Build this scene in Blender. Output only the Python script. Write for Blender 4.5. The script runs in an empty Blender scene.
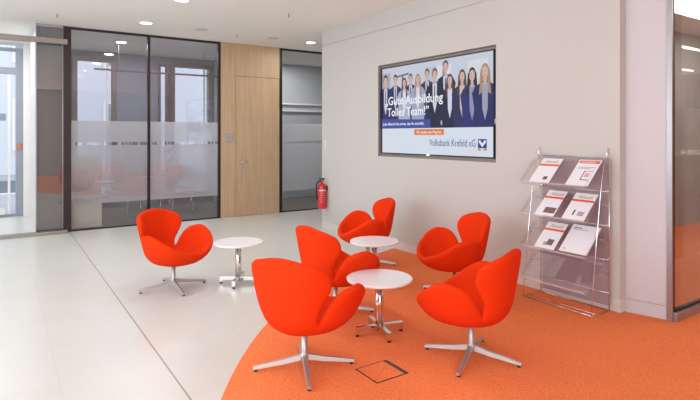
import bpy, bmesh, math, random
from mathutils import Vector, Matrix
random.seed(7)
PI = math.pi
scene = bpy.context.scene
C = scene.collection

# ------------------------------------------------------------------ camera
cam_d = bpy.data.cameras.new('camera'); cam = bpy.data.objects.new('camera', cam_d); C.objects.link(cam)
cam.location = (0, 0, 1.5)
cam.rotation_euler = (PI/2, 0, -math.radians(33.75))
cam_d.sensor_fit = 'HORIZONTAL'; cam_d.sensor_width = 36
cam_d.lens = 36*524/700
cam_d.shift_y = -65/700
cam_d.clip_start = 0.05
scene.camera = cam
# ------------------------------------------------------------------ view, world
scene.view_settings.view_transform = 'Standard'; scene.view_settings.look = 'None'
scene.view_settings.gamma = 1; scene.view_settings.use_curve_mapping = False
scene.view_settings.exposure = -0.08
w = bpy.data.worlds.new('world'); scene.world = w; w.use_nodes = True
bg = w.node_tree.nodes['Background']; bg.inputs[0].default_value = (0.86, 0.93, 1.0, 1); bg.inputs[1].default_value = 2.3

def area(name, loc, rot, sx, sy, power, col=(1,1,1), shape='RECTANGLE', spread=PI):
    l = bpy.data.lights.new(name, 'AREA'); l.shape = shape; l.size = sx; l.size_y = sy
    l.energy = power; l.color = col; l.spread = spread
    o = bpy.data.objects.new(name, l); o.location = loc; o.rotation_euler = rot; C.objects.link(o); return o
# daylight through the tall windows behind and left of the camera
area('window_daylight', (-1.2, -3.9, 1.75), (PI/2+0.25, 0, -0.2), 3.8, 2.4, 170, (0.95, 0.97, 1.0))
area('window_daylight', (-2.9, 3.0, 1.75), (0, -PI/2-0.5, 0), 2.4, 7.0, 165, (0.93, 0.96, 1.0))

# ------------------------------------------------------------------ materials
def lin(c):
    return tuple(((x/255)/12.92 if x/255 <= 0.04045 else ((x/255+0.055)/1.055)**2.4) for x in c)
MC = {}
def mat(name, rgb, rough=0.5, metal=0.0, spec=0.5, emit=None, es=1.0, noise=None, bump=None, sheen=0.0, coat=0.0):
    if name in MC: return MC[name]
    m = bpy.data.materials.new(name); m.use_nodes = True; nt = m.node_tree
    b = nt.nodes['Principled BSDF']
    c = lin(rgb)
    b.inputs['Base Color'].default_value = (*c, 1)
    b.inputs['Roughness'].default_value = rough; b.inputs['Metallic'].default_value = metal
    b.inputs['Specular IOR Level'].default_value = spec
    b.inputs['Sheen Weight'].default_value = sheen
    b.inputs['Coat Weight'].default_value = coat
    if emit:
        b.inputs['Emission Color'].default_value = (*lin(emit), 1); b.inputs['Emission Strength'].default_value = es
    if noise or bump:
        tc = nt.nodes.new('ShaderNodeTexCoord')
    if noise:
        sc, amt = noise
        n = nt.nodes.new('ShaderNodeTexNoise'); n.inputs['Scale'].default_value = sc; n.inputs['Detail'].default_value = 4
        nt.links.new(tc.outputs['Object'], n.inputs['Vector'])
        r = nt.nodes.new('ShaderNodeValToRGB')
        r.color_ramp.elements[0].position = 0.3; r.color_ramp.elements[1].position = 0.7
        r.color_ramp.elements[0].color = (*[x*(1-amt) for x in c], 1)
        r.color_ramp.elements[1].color = (*[min(1, x*(1+amt)) for x in c], 1)
        nt.links.new(n.outputs['Fac'], r.inputs['Fac']); nt.links.new(r.outputs['Color'], b.inputs['Base Color'])
    if bump:
        sc, st = bump
        n2 = nt.nodes.new('ShaderNodeTexNoise'); n2.inputs['Scale'].default_value = sc
        nt.links.new(tc.outputs['Object'], n2.inputs['Vector'])
        bp = nt.nodes.new('ShaderNodeBump'); bp.inputs['Strength'].default_value = st; bp.inputs['Distance'].default_value = 0.004
        nt.links.new(n2.outputs['Fac'], bp.inputs['Height']); nt.links.new(bp.outputs['Normal'], b.inputs['Normal'])
    MC[name] = m; return m

def glass_mat(name, tint, refl, rough=0.0, ior=1.5, edge=0.6, haze=None):
    """thin architectural pane: see-through tint plus mirror reflection; haze = frosted diffusing film"""
    m = bpy.data.materials.new(name); m.use_nodes = True; nt = m.node_tree
    for n in list(nt.nodes): nt.nodes.remove(n)
    out = nt.nodes.new('ShaderNodeOutputMaterial')
    tr = nt.nodes.new('ShaderNodeBsdfTransparent'); tr.inputs[0].default_value = (*tint, 1)
    gl = nt.nodes.new('ShaderNodeBsdfGlossy'); gl.inputs['Roughness'].default_value = rough
    gl.inputs[0].default_value = (0.9, 0.93, 0.95, 1)
    base = tr.outputs[0]
    if haze:
        col, amt, amt2 = haze
        tl = nt.nodes.new('ShaderNodeBsdfTranslucent'); tl.inputs[0].default_value = (*col, 1)
        df = nt.nodes.new('ShaderNodeBsdfDiffuse'); df.inputs[0].default_value = (*col, 1)
        mx = nt.nodes.new('ShaderNodeMixShader'); mx.inputs[0].default_value = amt2
        nt.links.new(tl.outputs[0], mx.inputs[1]); nt.links.new(df.outputs[0], mx.inputs[2])
        m2 = nt.nodes.new('ShaderNodeMixShader'); m2.inputs[0].default_value = amt
        nt.links.new(tr.outputs[0], m2.inputs[1]); nt.links.new(mx.outputs[0], m2.inputs[2])
        base = m2.outputs[0]
    fr = nt.nodes.new('ShaderNodeLayerWeight'); fr.inputs['Blend'].default_value = 0.35
    ma = nt.nodes.new('ShaderNodeMath'); ma.operation = 'MULTIPLY_ADD'; ma.inputs[1].default_value = edge; ma.inputs[2].default_value = refl
    nt.links.new(fr.outputs['Fresnel'], ma.inputs[0])
    ms = nt.nodes.new('ShaderNodeMixShader')
    nt.links.new(ma.outputs[0], ms.inputs[0]); nt.links.new(base, ms.inputs[1]); nt.links.new(gl.outputs[0], ms.inputs[2])
    nt.links.new(ms.outputs[0], out.inputs[0])
    MC[name] = m; return m

def wood_mat(name, a, b_, rough=0.45):
    m = bpy.data.materials.new(name); m.use_nodes = True; nt = m.node_tree; b = nt.nodes['Principled BSDF']
    tc = nt.nodes.new('ShaderNodeTexCoord'); mp = nt.nodes.new('ShaderNodeMapping')
    mp.inputs['Scale'].default_value = (9, 9, 0.55)
    nt.links.new(tc.outputs['Object'], mp.inputs[0])
    n = nt.nodes.new('ShaderNodeTexNoise'); n.inputs['Scale'].default_value = 2.2; n.inputs['Detail'].default_value = 6; n.inputs['Distortion'].default_value = 0.8
    nt.links.new(mp.outputs[0], n.inputs['Vector'])
    wv = nt.nodes.new('ShaderNodeTexWave'); wv.wave_type = 'BANDS'; wv.bands_direction = 'X'
    wv.inputs['Scale'].default_value = 1.3; wv.inputs['Distortion'].default_value = 5; wv.inputs['Detail'].default_value = 3
    nt.links.new(mp.outputs[0], wv.inputs['Vector'])
    mx = nt.nodes.new('ShaderNodeMix'); mx.data_type = 'FLOAT'; mx.inputs[0].default_value = 0.35
    nt.links.new(n.outputs['Fac'], mx.inputs[2]); nt.links.new(wv.outputs['Fac'], mx.inputs[3])
    r = nt.nodes.new('ShaderNodeValToRGB'); r.color_ramp.elements[0].position = 0.25; r.color_ramp.elements[1].position = 0.75
    r.color_ramp.elements[0].color = (*lin(b_), 1); r.color_ramp.elements[1].color = (*lin(a), 1)
    nt.links.new(mx.outputs[0], r.inputs['Fac']); nt.links.new(r.outputs['Color'], b.inputs['Base Color'])
    b.inputs['Roughness'].default_value = rough
    MC[name] = m; return m

def tile_mat():
    m = bpy.data.materials.new('stone_tiles'); m.use_nodes = True; nt = m.node_tree; b = nt.nodes['Principled BSDF']
    tc = nt.nodes.new('ShaderNodeTexCoord'); mp = nt.nodes.new('ShaderNodeMapping')
    mp.inputs['Location'].default_value = (-0.3, 0.0, 0)
    nt.links.new(tc.outputs['Object'], mp.inputs[0])
    br = nt.nodes.new('ShaderNodeTexBrick'); br.offset = 0; br.squash = 1
    br.inputs['Scale'].default_value = 1; br.inputs['Brick Width'].default_value = 0.6; br.inputs['Row Height'].default_value = 0.6
    br.inputs['Mortar Size'].default_value = 0.003; br.inputs['Mortar Smooth'].default_value = 0.3
    br.inputs['Color1'].default_value = (*lin((215, 215, 210)), 1); br.inputs['Color2'].default_value = (*lin((213, 213, 208)), 1)
    br.inputs['Mortar'].default_value = (*lin((207, 204, 196)), 1)
    nt.links.new(mp.outputs[0], br.inputs['Vector'])
    n = nt.nodes.new('ShaderNodeTexNoise'); n.inputs['Scale'].default_value = 2.5; n.inputs['Detail'].default_value = 6
    nt.links.new(tc.outputs['Object'], n.inputs['Vector'])
    mr = nt.nodes.new('ShaderNodeMapRange'); mr.inputs[3].default_value = 0.94; mr.inputs[4].default_value = 1.04
    nt.links.new(n.outputs['Fac'], mr.inputs[0])
    mul = nt.nodes.new('ShaderNodeMix'); mul.data_type = 'RGBA'; mul.blend_type = 'MULTIPLY'; mul.inputs[0].default_value = 1
    nt.links.new(br.outputs['Color'], mul.inputs[6]); nt.links.new(mr.outputs[0], mul.inputs[7])
    # one darker movement joint at x = 0.9
    sp = nt.nodes.new('ShaderNodeSeparateXYZ'); nt.links.new(tc.outputs['Object'], sp.inputs[0])
    cp = nt.nodes.new('ShaderNodeMath'); cp.operation = 'COMPARE'; cp.inputs[1].default_value = 0.9; cp.inputs[2].default_value = 0.005
    nt.links.new(sp.outputs[0], cp.inputs[0])
    m3 = nt.nodes.new('ShaderNodeMix'); m3.data_type = 'RGBA'; m3.inputs[7].default_value = (*lin((150, 143, 132)), 1)
    nt.links.new(cp.outputs[0], m3.inputs[0]); nt.links.new(mul.outputs[2], m3.inputs[6])
    nt.links.new(m3.outputs[2], b.inputs['Base Color'])
    b.inputs['Roughness'].default_value = 0.28; b.inputs['Specular IOR Level'].default_value = 0.35
    MC['tiles'] = m; return m

def carpet_mat():
    m = bpy.data.materials.new('orange_carpet'); m.use_nodes = True; nt = m.node_tree; b = nt.nodes['Principled BSDF']
    tc = nt.nodes.new('ShaderNodeTexCoord')
    n = nt.nodes.new('ShaderNodeTexNoise'); n.inputs['Scale'].default_value = 130; n.inputs['Detail'].default_value = 3
    n2 = nt.nodes.new('ShaderNodeTexNoise'); n2.inputs['Scale'].default_value = 1.6; n2.inputs['Detail'].default_value = 3
    for q in (n, n2): nt.links.new(tc.outputs['Object'], q.inputs['Vector'])
    r = nt.nodes.new('ShaderNodeValToRGB'); r.color_ramp.elements[0].position = 0.34; r.color_ramp.elements[1].position = 0.68
    r.color_ramp.elements[0].color = (*lin((234, 114, 60)), 1); r.color_ramp.elements[1].color = (*lin((255, 154, 102)), 1)
    nt.links.new(n.outputs['Fac'], r.inputs['Fac'])
    mr = nt.nodes.new('ShaderNodeMapRange'); mr.inputs[3].default_value = 0.93; mr.inputs[4].default_value = 1.05
    nt.links.new(n2.outputs['Fac'], mr.inputs[0])
    mul = nt.nodes.new('ShaderNodeMix'); mul.data_type = 'RGBA'; mul.blend_type = 'MULTIPLY'; mul.inputs[0].default_value = 1
    nt.links.new(r.outputs['Color'], mul.inputs[6]); nt.links.new(mr.outputs[0], mul.inputs[7])
    nt.links.new(mul.outputs[2], b.inputs['Base Color'])
    bp = nt.nodes.new('ShaderNodeBump'); bp.inputs['Strength'].default_value = 0.6; bp.inputs['Distance'].default_value = 0.004
    nt.links.new(n.outputs['Fac'], bp.inputs['Height']); nt.links.new(bp.outputs['Normal'], b.inputs['Normal'])
    b.inputs['Roughness'].default_value = 0.95; b.inputs['Specular IOR Level'].default_value = 0.1
    MC['carpet'] = m; return m

M_TILE = tile_mat(); M_CARPET = carpet_mat()
M_WALL = mat('wall_paint', (200, 197, 193), 0.75, noise=(1.2, 0.015))
M_COLUMN = mat('column_paint', (203, 200, 205), 0.55)
M_BASE = mat('baseboard_paint', (216, 210, 204), 0.5)
M_CEIL = mat('ceiling_paint', (243, 240, 234), 0.8)
M_GREYWALL = mat('grey_wall_paint', (150, 150, 152), 0.8)
M_DARKFRAME = mat('dark_bronze_frame', (46, 34, 34), 0.4, 0.3)
M_TRACK = mat('sliding_track_grey', (150, 142, 138), 0.35, 0.6)
M_SILVER = mat('anodised_silver', (172, 168, 172), 0.35, 0.7)
M_GASKET = mat('black_gasket', (40, 30, 33), 0.5)
M_CHROME = mat('chrome', (225, 225, 228), 0.12, 1.0)
M_ALU = mat('brushed_aluminium', (190, 187, 184), 0.42, 0.7)
M_RUBBER = mat('black_rubber', (28, 26, 26), 0.6)
M_FABRIC = mat('orange_red_wool', (228, 57, 14), 0.9, spec=0.1, noise=(260, 0.06), bump=(500, 0.25))
M_TOP = mat('white_laminate', (238, 240, 246), 0.3)
M_OAK = wood_mat('oak_veneer', (200, 172, 142), (178, 146, 113))
M_GLASS = glass_mat('clear_pane', (0.84, 0.86, 0.90), 0.10)
M_GLASSD = glass_mat('grey_pane', (0.72, 0.71, 0.70), 0.14)
M_GLASSR = glass_mat('dark_pane', (0.72, 0.70, 0.67), 0.55)
M_FROST = glass_mat('frosted_film', (0.75, 0.76, 0.79), 0.02, haze=((0.84, 0.83, 0.84), 0.78, 0.45))
M_FROSTL = glass_mat('light_frosted_film', (0.9, 0.9, 0.9), 0.02, haze=((0.95, 0.93, 0.90), 0.9, 0.6))
M_ACRYL = glass_mat('clear_acrylic', (0.975, 0.96, 0.97), 0.0, edge=0.25)
M_LAMP = mat('lamp_glow', (255, 255, 255), 0.5, emit=(255, 250, 240), es=6)
M_WHITE = mat('white_metal', (232, 230, 226), 0.4)

# ------------------------------------------------------------------ mesh helpers
def obj(name, bm, mats, parent=None, smooth=False, recalc=True):
    if recalc: bmesh.ops.recalc_face_normals(bm, faces=bm.faces)
    me = bpy.data.meshes.new(name); bm.to_mesh(me); bm.free()
    for m in (mats if isinstance(mats, (list, tuple)) else [mats]): me.materials.append(m)
    if smooth:
        for p in me.polygons: p.use_smooth = True
    o = bpy.data.objects.new(name, me); C.objects.link(o)
    if parent: o.parent = parent
    return o
def add_box(bm, x0, x1, y0, y1, z0, z1, mi=0, bev=0.0):
    x0, x1 = min(x0, x1), max(x0, x1); y0, y1 = min(y0, y1), max(y0, y1); z0, z1 = min(z0, z1), max(z0, z1)
    v = [bm.verts.new((x, y, z)) for z in (z0, z1) for y in (y0, y1) for x in (x0, x1)]
    fs = [bm.faces.new([v[i] for i in q]) for q in ((0,2,3,1),(4,5,7,6),(0,1,5,4),(2,6,7,3),(0,4,6,2),(1,3,7,5))]
    for q in fs: q.material_index = mi
    if bev > 0:
        es = list({e for q in fs for e in q.edges})
        bmesh.ops.bevel(bm, geom=es, offset=bev, segments=2, affect='EDGES', profile=0.6)
    return v
def box(name, x0, x1, y0, y1, z0, z1, m, parent=None, bev=0.0):
    bm = bmesh.new(); add_box(bm, x0, x1, y0, y1, z0, z1, 0, bev)
    return obj(name, bm, m, parent)
def add_lathe(bm, prof, seg=32, cx=0, cy=0, mi=0, closed=False):
    rings = []
    for r, z in prof:
        if r < 1e-6: rings.append([bm.verts.new((cx, cy, z))])
        else: rings.append([bm.verts.new((cx+r*math.cos(2*PI*i/seg), cy+r*math.sin(2*PI*i/seg), z)) for i in range(seg)])
    for a, b in zip(rings, rings[1:]):
        for i in range(seg):
            j = (i+1) % seg
            if len(a) == 1 and len(b) == 1: continue
            if len(a) == 1: f = bm.faces.new((a[0], b[j], b[i]))
            elif len(b) == 1: f = bm.faces.new((a[i], a[j], b[0]))
            else: f = bm.faces.new((a[i], a[j], b[j], b[i]))
            f.material_index = mi
def add_tube(bm, pts, r, seg=8, mi=0, closed=False):
    pts = [Vector(p) for p in pts]; n = len(pts); rings = []; up = None
    for i, p in enumerate(pts):
        a = pts[i-1] if (i > 0 or closed) else pts[i]; b = pts[(i+1) % n] if (i < n-1 or closed) else pts[i]
        d = (b-a).normalized()
        if up is None: up = d.orthogonal().normalized()
        up = (up - d*up.dot(d)).normalized(); s = d.cross(up)
        rr = r[i] if isinstance(r, (list, tuple)) else r
        rings.append([bm.verts.new(p + (up*math.cos(2*PI*k/seg) + s*math.sin(2*PI*k/seg))*rr) for k in range(seg)])
    for i in range(n if closed else n-1):
        A, B = rings[i], rings[(i+1) % n]
        for k in range(seg):
            f = bm.faces.new((A[k], A[(k+1) % seg], B[(k+1) % seg], B[k])); f.material_index = mi
    if not closed:
        bm.faces.new(rings[0][::-1]).material_index = mi; bm.faces.new(rings[-1]).material_index = mi
def add_prism(bm, poly, z0, z1, mi=0):
    lo = [bm.verts.new((x, y, z0)) for x, y in poly]; hi = [bm.verts.new((x, y, z1)) for x, y in poly]
    n = len(poly)
    fs = [bm.faces.new(lo[::-1]), bm.faces.new(hi)] + [bm.faces.new((lo[i], lo[(i+1) % n], hi[(i+1) % n], hi[i])) for i in range(n)]
    for f in fs: f.material_index = mi
def prism(name, poly, z0, z1, m, parent=None):
    bm = bmesh.new(); add_prism(bm, poly, z0, z1); return obj(name, bm, m, parent)
def thing(name, label, cat, loc=(0,0,0), rz=0, group=None):
    o = bpy.data.objects.new(name, None); C.objects.link(o); o.location = loc; o.rotation_euler = (0, 0, rz)
    o.empty_display_size = 0.1
    o['label'] = label; o['category'] = cat
    if group: o['group'] = group
    return o
def tag(o, label, cat, group=None):
    o['label'] = label; o['category'] = cat
    if group: o['group'] = group
    return o
def st(o): o['kind'] = 'structure'; return o
def dup(root, loc, rz, label, group=None):
    def cp(o, par):
        c = o.copy(); C.objects.link(c); c.parent = par
        for ch in kids.get(o, []): cp(ch, c)
        return c
    kids = {}
    for o in C.objects:
        if o.parent: kids.setdefault(o.parent, []).append(o)
    r = cp(root, None); r.location = loc; r.rotation_euler = (0, 0, rz); r['label'] = label
    if group: r['group'] = group
    return r
def text_obj(name, s, size, m, parent, matrix, align='LEFT', bold=0.0, width=None, ext=0.0006):
    cu = bpy.data.curves.new(name, 'FONT'); cu.body = s; cu.size = size; cu.align_x = align; cu.extrude = ext; cu.offset = bold
    cu.resolution_u = 3
    t = bpy.data.objects.new(name, cu); C.objects.link(t)
    dg = bpy.context.evaluated_depsgraph_get(); dg.update()
    me = bpy.data.meshes.new_from_object(t.evaluated_get(dg)); bpy.data.objects.remove(t)
    xs = [v.co.x for v in me.vertices]
    if width and xs:
        k = width/(max(xs)-min(xs))
        for v in me.vertices: v.co.x *= k
    me.materials.clear(); me.materials.append(m)
    me.transform(matrix)
    o = bpy.data.objects.new(name, me); C.objects.link(o)
    if parent: o.parent = parent
    return o

# ================================================================== SETTING
H = 3.18
GY = 9.17      # glazed wall
TX = 4.33      # television wall
st(box('floor', -3.2, 16, -4.1, 11.7, -0.1, 0.0, M_TILE))
# orange carpet, rounded edge
cxx, cyy, cr = 6.046, -0.169, 5.856
poly = []
for k in range(0, 97):
    a = math.radians(107 + (222-107)*k/96); poly.append((cxx+cr*math.cos(a), cyy+cr*math.sin(a)))
poly += [(14, poly[-1][1]), (14, 2.06), (4.49, 2.06), (4.40, 2.398), (4.329, 2.398)]
poly[0] = (4.329, poly[0][1])
carpet = prism('carpet', poly, 0.0, 0.006, M_CARPET); st(carpet); carpet.name = 'floor_carpet'
# ceiling
st(box('ceiling', -3.2, 16, -4.1, 11.7, H, H+0.12, M_CEIL))
# walls
bm = bmesh.new()
NY0, NY1, NZ0, NZ1 = 3.722, 5.785, 1.21, 2.452
add_box(bm, TX, 4.55, 2.40, NY0, 0.118, 2.925); add_box(bm, TX, 4.55, NY1, 7.295, 0.118, 2.925)
add_box(bm, TX, 4.55, NY0, NY1, 0.118, NZ0); add_box(bm, TX, 4.55, NY0, NY1, NZ1, 2.925); add_box(bm, TX+0.07, 4.55, NY0, NY1, NZ0, NZ1)
add_box(bm, TX+0.012, 4.55, 2.40, 7.295, 2.925, 2.94)      # shadow joint
add_box(bm, TX, 4.55, 2.40, 7.295, 2.94, H)
wr = st(obj('wall_right', bm, M_WALL))
bm = bmesh.new(); add_box(bm, TX+0.004, 4.55, 2.40, 7.295, 0.0, 0.114); add_box(bm, TX+0.012, 4.55, 2.402, 7.29, 0.114, 0.118)
st(obj('baseboard_right', bm, M_BASE))
colp = [(4.418, 2.399), (4.480, 2.092), (4.72, 2.092), (4.72, 2.399)]
st(prism('wall_column', colp, 0.118, H, M_COLUMN))
ci = [(x+0.003 if x < 4.5 else x, y) for x, y in colp]
st(prism('baseboard_column', colp, 0.0, 0.114, M_COLUMN))
st(prism('trim_1', [(x+0.008 if x < 4.6 else x, y+(0.006 if y < 2.2 else 0)) for x, y in colp], 0.114, 0.118, M_GREYWALL))
# passage behind the television wall
st(box('wall_passage', 4.55, 10, 7.18, 7.29, 0, H, M_WALL))
st(box('wall_passage_end', 10, 10.1, 7.29, 11.6, 0, H, M_WALL))
# walls behind the camera with window openings
def wall_open_x(name, y0, y1, x0, x1, holes, m):
    bm = bmesh.new(); xs = x0
    for a, b, z0, z1 in sorted(holes):
        add_box(bm, xs, a, y0, y1, 0, H); add_box(bm, a, b, y0, y1, 0, z0); add_box(bm, a, b, y0, y1, z1, H); xs = b
    add_box(bm, xs, x1, y0, y1, 0, H)
    return st(obj(name, bm, m))
wall_open_x('wall_back', -4.1, -4.0, -3.2, 16, [(-2.8, -1.2, 0.5, 2.9), (-0.9, 0.7, 0.5, 2.9)], M_WALL)
bm = bmesh.new()
ys = -4.0
for a, b in ((-0.5, 1.8), (2.2, 4.2), (4.6, 6.5)):
    add_box(bm, -3.2, -3.1, ys, a, 0, H); add_box(bm, -3.2, -3.1, a, b, 0, 0.5); add_box(bm, -3.2, -3.1, a, b, 2.9, H); ys = b
add_box(bm, -3.2, -3.1, ys, 9.1, 0, H)
st(obj('wall_left', bm, M_WALL))
st(box('wall_near_right', 6.2, 16, -0.14, -0.02, 0, H, mat('rose_grey_paint', (196, 182, 172), 0.8)))
st(box('wall_office_end', 15.9, 16, -0.02, 7.18, 0, H, M_GREYWALL))

# --- glazed wall: room behind, outer wall with windows
holes = [(1.27, 1.90, 0.25, 2.98), (2.86, 2.98, 0.25, 2.98), (3.16, 3.90, 0.25, 2.98)]
wall_open_x('wall_outer', 11.6, 11.7, 0.62, 10, holes, mat('outer_wall_paint', (136, 139, 150), 0.8))
M_BROWN = mat('taupe_window_frame', (118, 104, 102), 0.5)
for n, (a, b, z0, z1) in enumerate(holes):
    bm = bmesh.new(); t = 0.09 if n != 1 else 0.05
    add_box(bm, a-t, a, 11.55, 11.6, z0, z1+t); add_box(bm, b, b+t, 11.55, 11.6, z0, z1+t); add_box(bm, a, b, 11.55, 11.6, z1, z1+t)
    add_box(bm, a-t, b+t, 11.53, 11.6, z0-0.05, z0)
    wn = st(obj('window_%d' % (n+1), bm, M_BROWN))
    bm = bmesh.new(); add_box(bm, a, b, 11.64, 11.65, z0, z1); obj('window_pane', bm, M_ACRYL, wn)
    if n in (0, 2):
        bm = bmesh.new(); add_box(bm, b-0.10, b-0.06, 11.61, 11.63, z0, z1); obj('sash_bar', bm, M_WHITE, wn)
st(box('wall_vestibule', 0.452, 0.62, 9.30, 11.7, 0, H, M_WHITE))
st(box('wall_entrance', 0.452, 0.86, 9.225, 9.30, 0, H, M_GREYWALL))
st(box('wall_vestibule_left', -3.1, -3.0, 9.22, 11.7, 0, H, M_WHITE))
# partition between meeting room and the wood core / passage
st(box('wall_core', 4.02, 4.36, 9.35, 11.6, 0, H, M_GREYWALL))
st(box('wall_service', 4.36, 4.46, 9.35, 11.6, 0, H, M_GREYWALL))
st(box('floor_meeting_room', 0.62, 10, 9.22, 11.6, 0.0, 0.004, mat('dark_carpet_tile', (104, 95, 90), 0.9, noise=(40, 0.1))))
# glazing frames (dark bronze)
def glass_bay(name, x0, x1, m_frame, pane_m, film=True, frameL=0.03, frameR=0.03, z1=H, label=None):
    bm = bmesh.new(); y0, y1 = GY, GY+0.05
    add_box(bm, x0, x0+frameL, y0-0.01, y1, 0, z1); add_box(bm, x1-frameR, x1, y0-0.01, y1, 0, z1)
    add_box(bm, x0+frameL, x1-frameR, y0, y1, 0, 0.022); add_box(bm, x0+frameL, x1-frameR, y0, y1, z1-0.035, z1)
    f = st(obj(name, bm, m_frame))
    a, b = x0+frameL, x1-frameR
    bm = bmesh.new(); v = [bm.verts.new(p) for p in ((a, GY+0.02, 0.022), (b, GY+0.02, 0.022), (b, GY+0.02, z1-0.035), (a, GY+0.02, z1-0.035))]
    bm.faces.new(v); obj('pane', bm, pane_m, f)
    if film:
        bm = bmesh.new(); yy = GY+0.026
        def q(xa, xb, za, zb): bm.faces.new([bm.verts.new(p) for p in ((xa, yy, za), (xb, yy, za), (xb, yy, zb), (xa, yy, zb))])
        q(a, b, 0.41, 1.335); q(a, b, 1.385, 1.725)
        x = a; rnd = random.Random(int(x0*10)+3)
        while x < b-0.05:
            wd = rnd.choice((0.012, 0.02, 0.03, 0.06)); q(x, min(b, x+wd), 1.335, 1.385)
            x += wd+rnd.choice((0.02, 0.03, 0.05, 0.10))
        obj('frosted_film', bm, M_FROST, f)
    return f
glass_bay('window_5', 0.81, 2.075, M_DARKFRAME, M_GLASS, frameL=0.11, frameR=0.022)
glass_bay('window_6', 2.075, 3.314, M_DARKFRAME, M_GLASS, frameL=0.022, frameR=0.045)
glass_bay('window_7', 4.479, 6.2, M_DARKFRAME, M_GLASS, frameL=0.065, frameR=0.05)
# entrance: fixed grey leaf, track, transom, sill
glass_bay('window_8', 0.445, 0.81, M_SILVER, M_GLASSD, film=False, frameL=0.012, frameR=0.005)
bm = bmesh.new(); add_box(bm, -3.1, 0.86, 9.07, 9.15, 2.885, 2.965, 0, 0.004)
st(obj('trim_2', bm, M_TRACK))
bm = bmesh.new(); add_box(bm, -3.1, 0.86, 9.03, 9.15, 0.0, 0.05, 0, 0.004)
st(obj('trim_3', bm, M_TRACK))
# oak panelling and door
bm = bmesh.new(); add_box(bm, 3.314, 3.594, 9.15, 9.3, 0, H)
st(obj('wall_oak_panel', bm, M_OAK))
bm = bmesh.new(); add_box(bm, 3.60, 4.479, 9.15, 9.3, 2.585, H)
st(obj('wall_oak_overpanel', bm, M_OAK))
st(box('trim_4', 3.594, 3.60, 9.165, 9.3, 0, H, M_DARKFRAME)); st(box('trim_5', 3.60, 4.479, 9.165, 9.3, 2.579, 2.585, M_DARKFRAME))
door = st(box('door_1', 3.601, 4.476, 9.152, 9.2, 0.006, 2.578, M_OAK))
bm = bmesh.new(); add_tube(bm, [(3.69, 9.152, 1.01), (3.69, 9.10, 1.01)], 0.009); add_tube(bm, [(3.685, 9.10, 1.01), (3.81, 9.10, 1.01)], 0.009)
bm2 = obj('door_handle', bm, M_CHROME, door, True)
bm = bmesh.new(); add_box(bm, 3.665, 3.715, 9.147, 9.152, 0.985, 1.035); add_box(bm, 3.672, 3.708, 9.147, 9.152, 0.90, 0.936); obj('door_rosette', bm, M_ALU, door)

# right glazed wall
RY = 2.06
bm = bmesh.new()
add_box(bm, 4.466, 4.486, RY-0.008, 2.092, 0, H)
add_box(bm, 4.487, 13, RY-0.035, RY+0.014, 0.0, 0.075, 0, 0.004)
add_box(bm, 4.486, 13, RY-0.02, RY+0.014, H-0.04, H)
fr = st(obj('window_9', bm, M_SILVER))
bm = bmesh.new(); add_box(bm, 4.486, 4.512, RY-0.008, RY+0.012, 0.075, H-0.04); add_box(bm, 4.512, 13, RY-0.012, RY+0.012, 0.075, 0.10)
obj('gasket', bm, M_GASKET, fr)
bm = bmesh.new(); bm.faces.new([bm.verts.new(p) for p in ((4.512, RY, 0.10), (13, RY, 0.10), (13, RY, H-0.04), (4.512, RY, H-0.04))])
obj('pane', bm, M_GLASSR, fr)
bm = bmesh.new(); yy = RY+0.006
def q(xa, xb, za, zb): bm.faces.new([bm.verts.new(p) for p in ((xa, yy, za), (xb, yy, za), (xb, yy, zb), (xa, yy, zb))])
q(4.512, 13, 0.49, 1.33); q(4.512, 13, 1.385, 1.725)
obj('frosted_film', bm, M_FROST, fr)
bm = bmesh.new(); yy = RY+0.004; q(4.53, 4.61, 1.335, 1.38); obj('film_block', bm, M_FROSTL, fr)
text_obj('film_lettering', 'EF\u25AA KREFELD', 0.062, M_FROSTL, fr, Matrix.Translation((4.63, RY-0.002, 1.335)) @ Matrix.Rotation(PI/2, 4, 'X'))
st(box('floor_office', 4.73, 15.9, 2.08, 7.18, 0, 0.005, mat('grey_office_carpet', (120, 112, 108), 0.9)))

# ================================================================== OUTSIDE (beyond the entrance)
pav = st(box('ground', -30, 12, 11.7, 30, -0.12, -0.02, mat('pale_paving', (158, 161, 168), 0.8, noise=(3, 0.06))))
road = st(box('ground_road', -30, 12, 15.2, 20.5, -0.02, 0.0, mat('grey_asphalt', (98, 100, 108), 0.9, noise=(6, 0.08))))
bm = bmesh.new(); add_box(bm, -30, 12, 15.0, 15.2, -0.02, 0.09); st(obj('ground_kerb', bm, mat('pale_kerb', (214, 214, 216), 0.8)))
M_FAC = mat('pale_plaster', (206, 209, 216), 0.9)
fac = thing('building', 'pale plastered building across the street seen through the glass entrance', 'building', (-8, 24, 0))
box('wall', -22, 20, 0, 0.5, -0.02, 11, M_FAC, fac)
M_WG = mat('far_window_glass', (140, 150, 164), 0.3)
for k in range(9):
    for zz in (0.9, 4.3):
        fw = box('window', -14+k*3.2, -14+k*3.2+1.3, -0.06, 0.0, zz, zz+2.0, M_WHITE, fac)
        box('window_pane', -14+k*3.2+0.1, -14+k*3.2+1.2, -0.08, -0.06, zz+0.1, zz+1.9, M_WG, fw)
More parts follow.
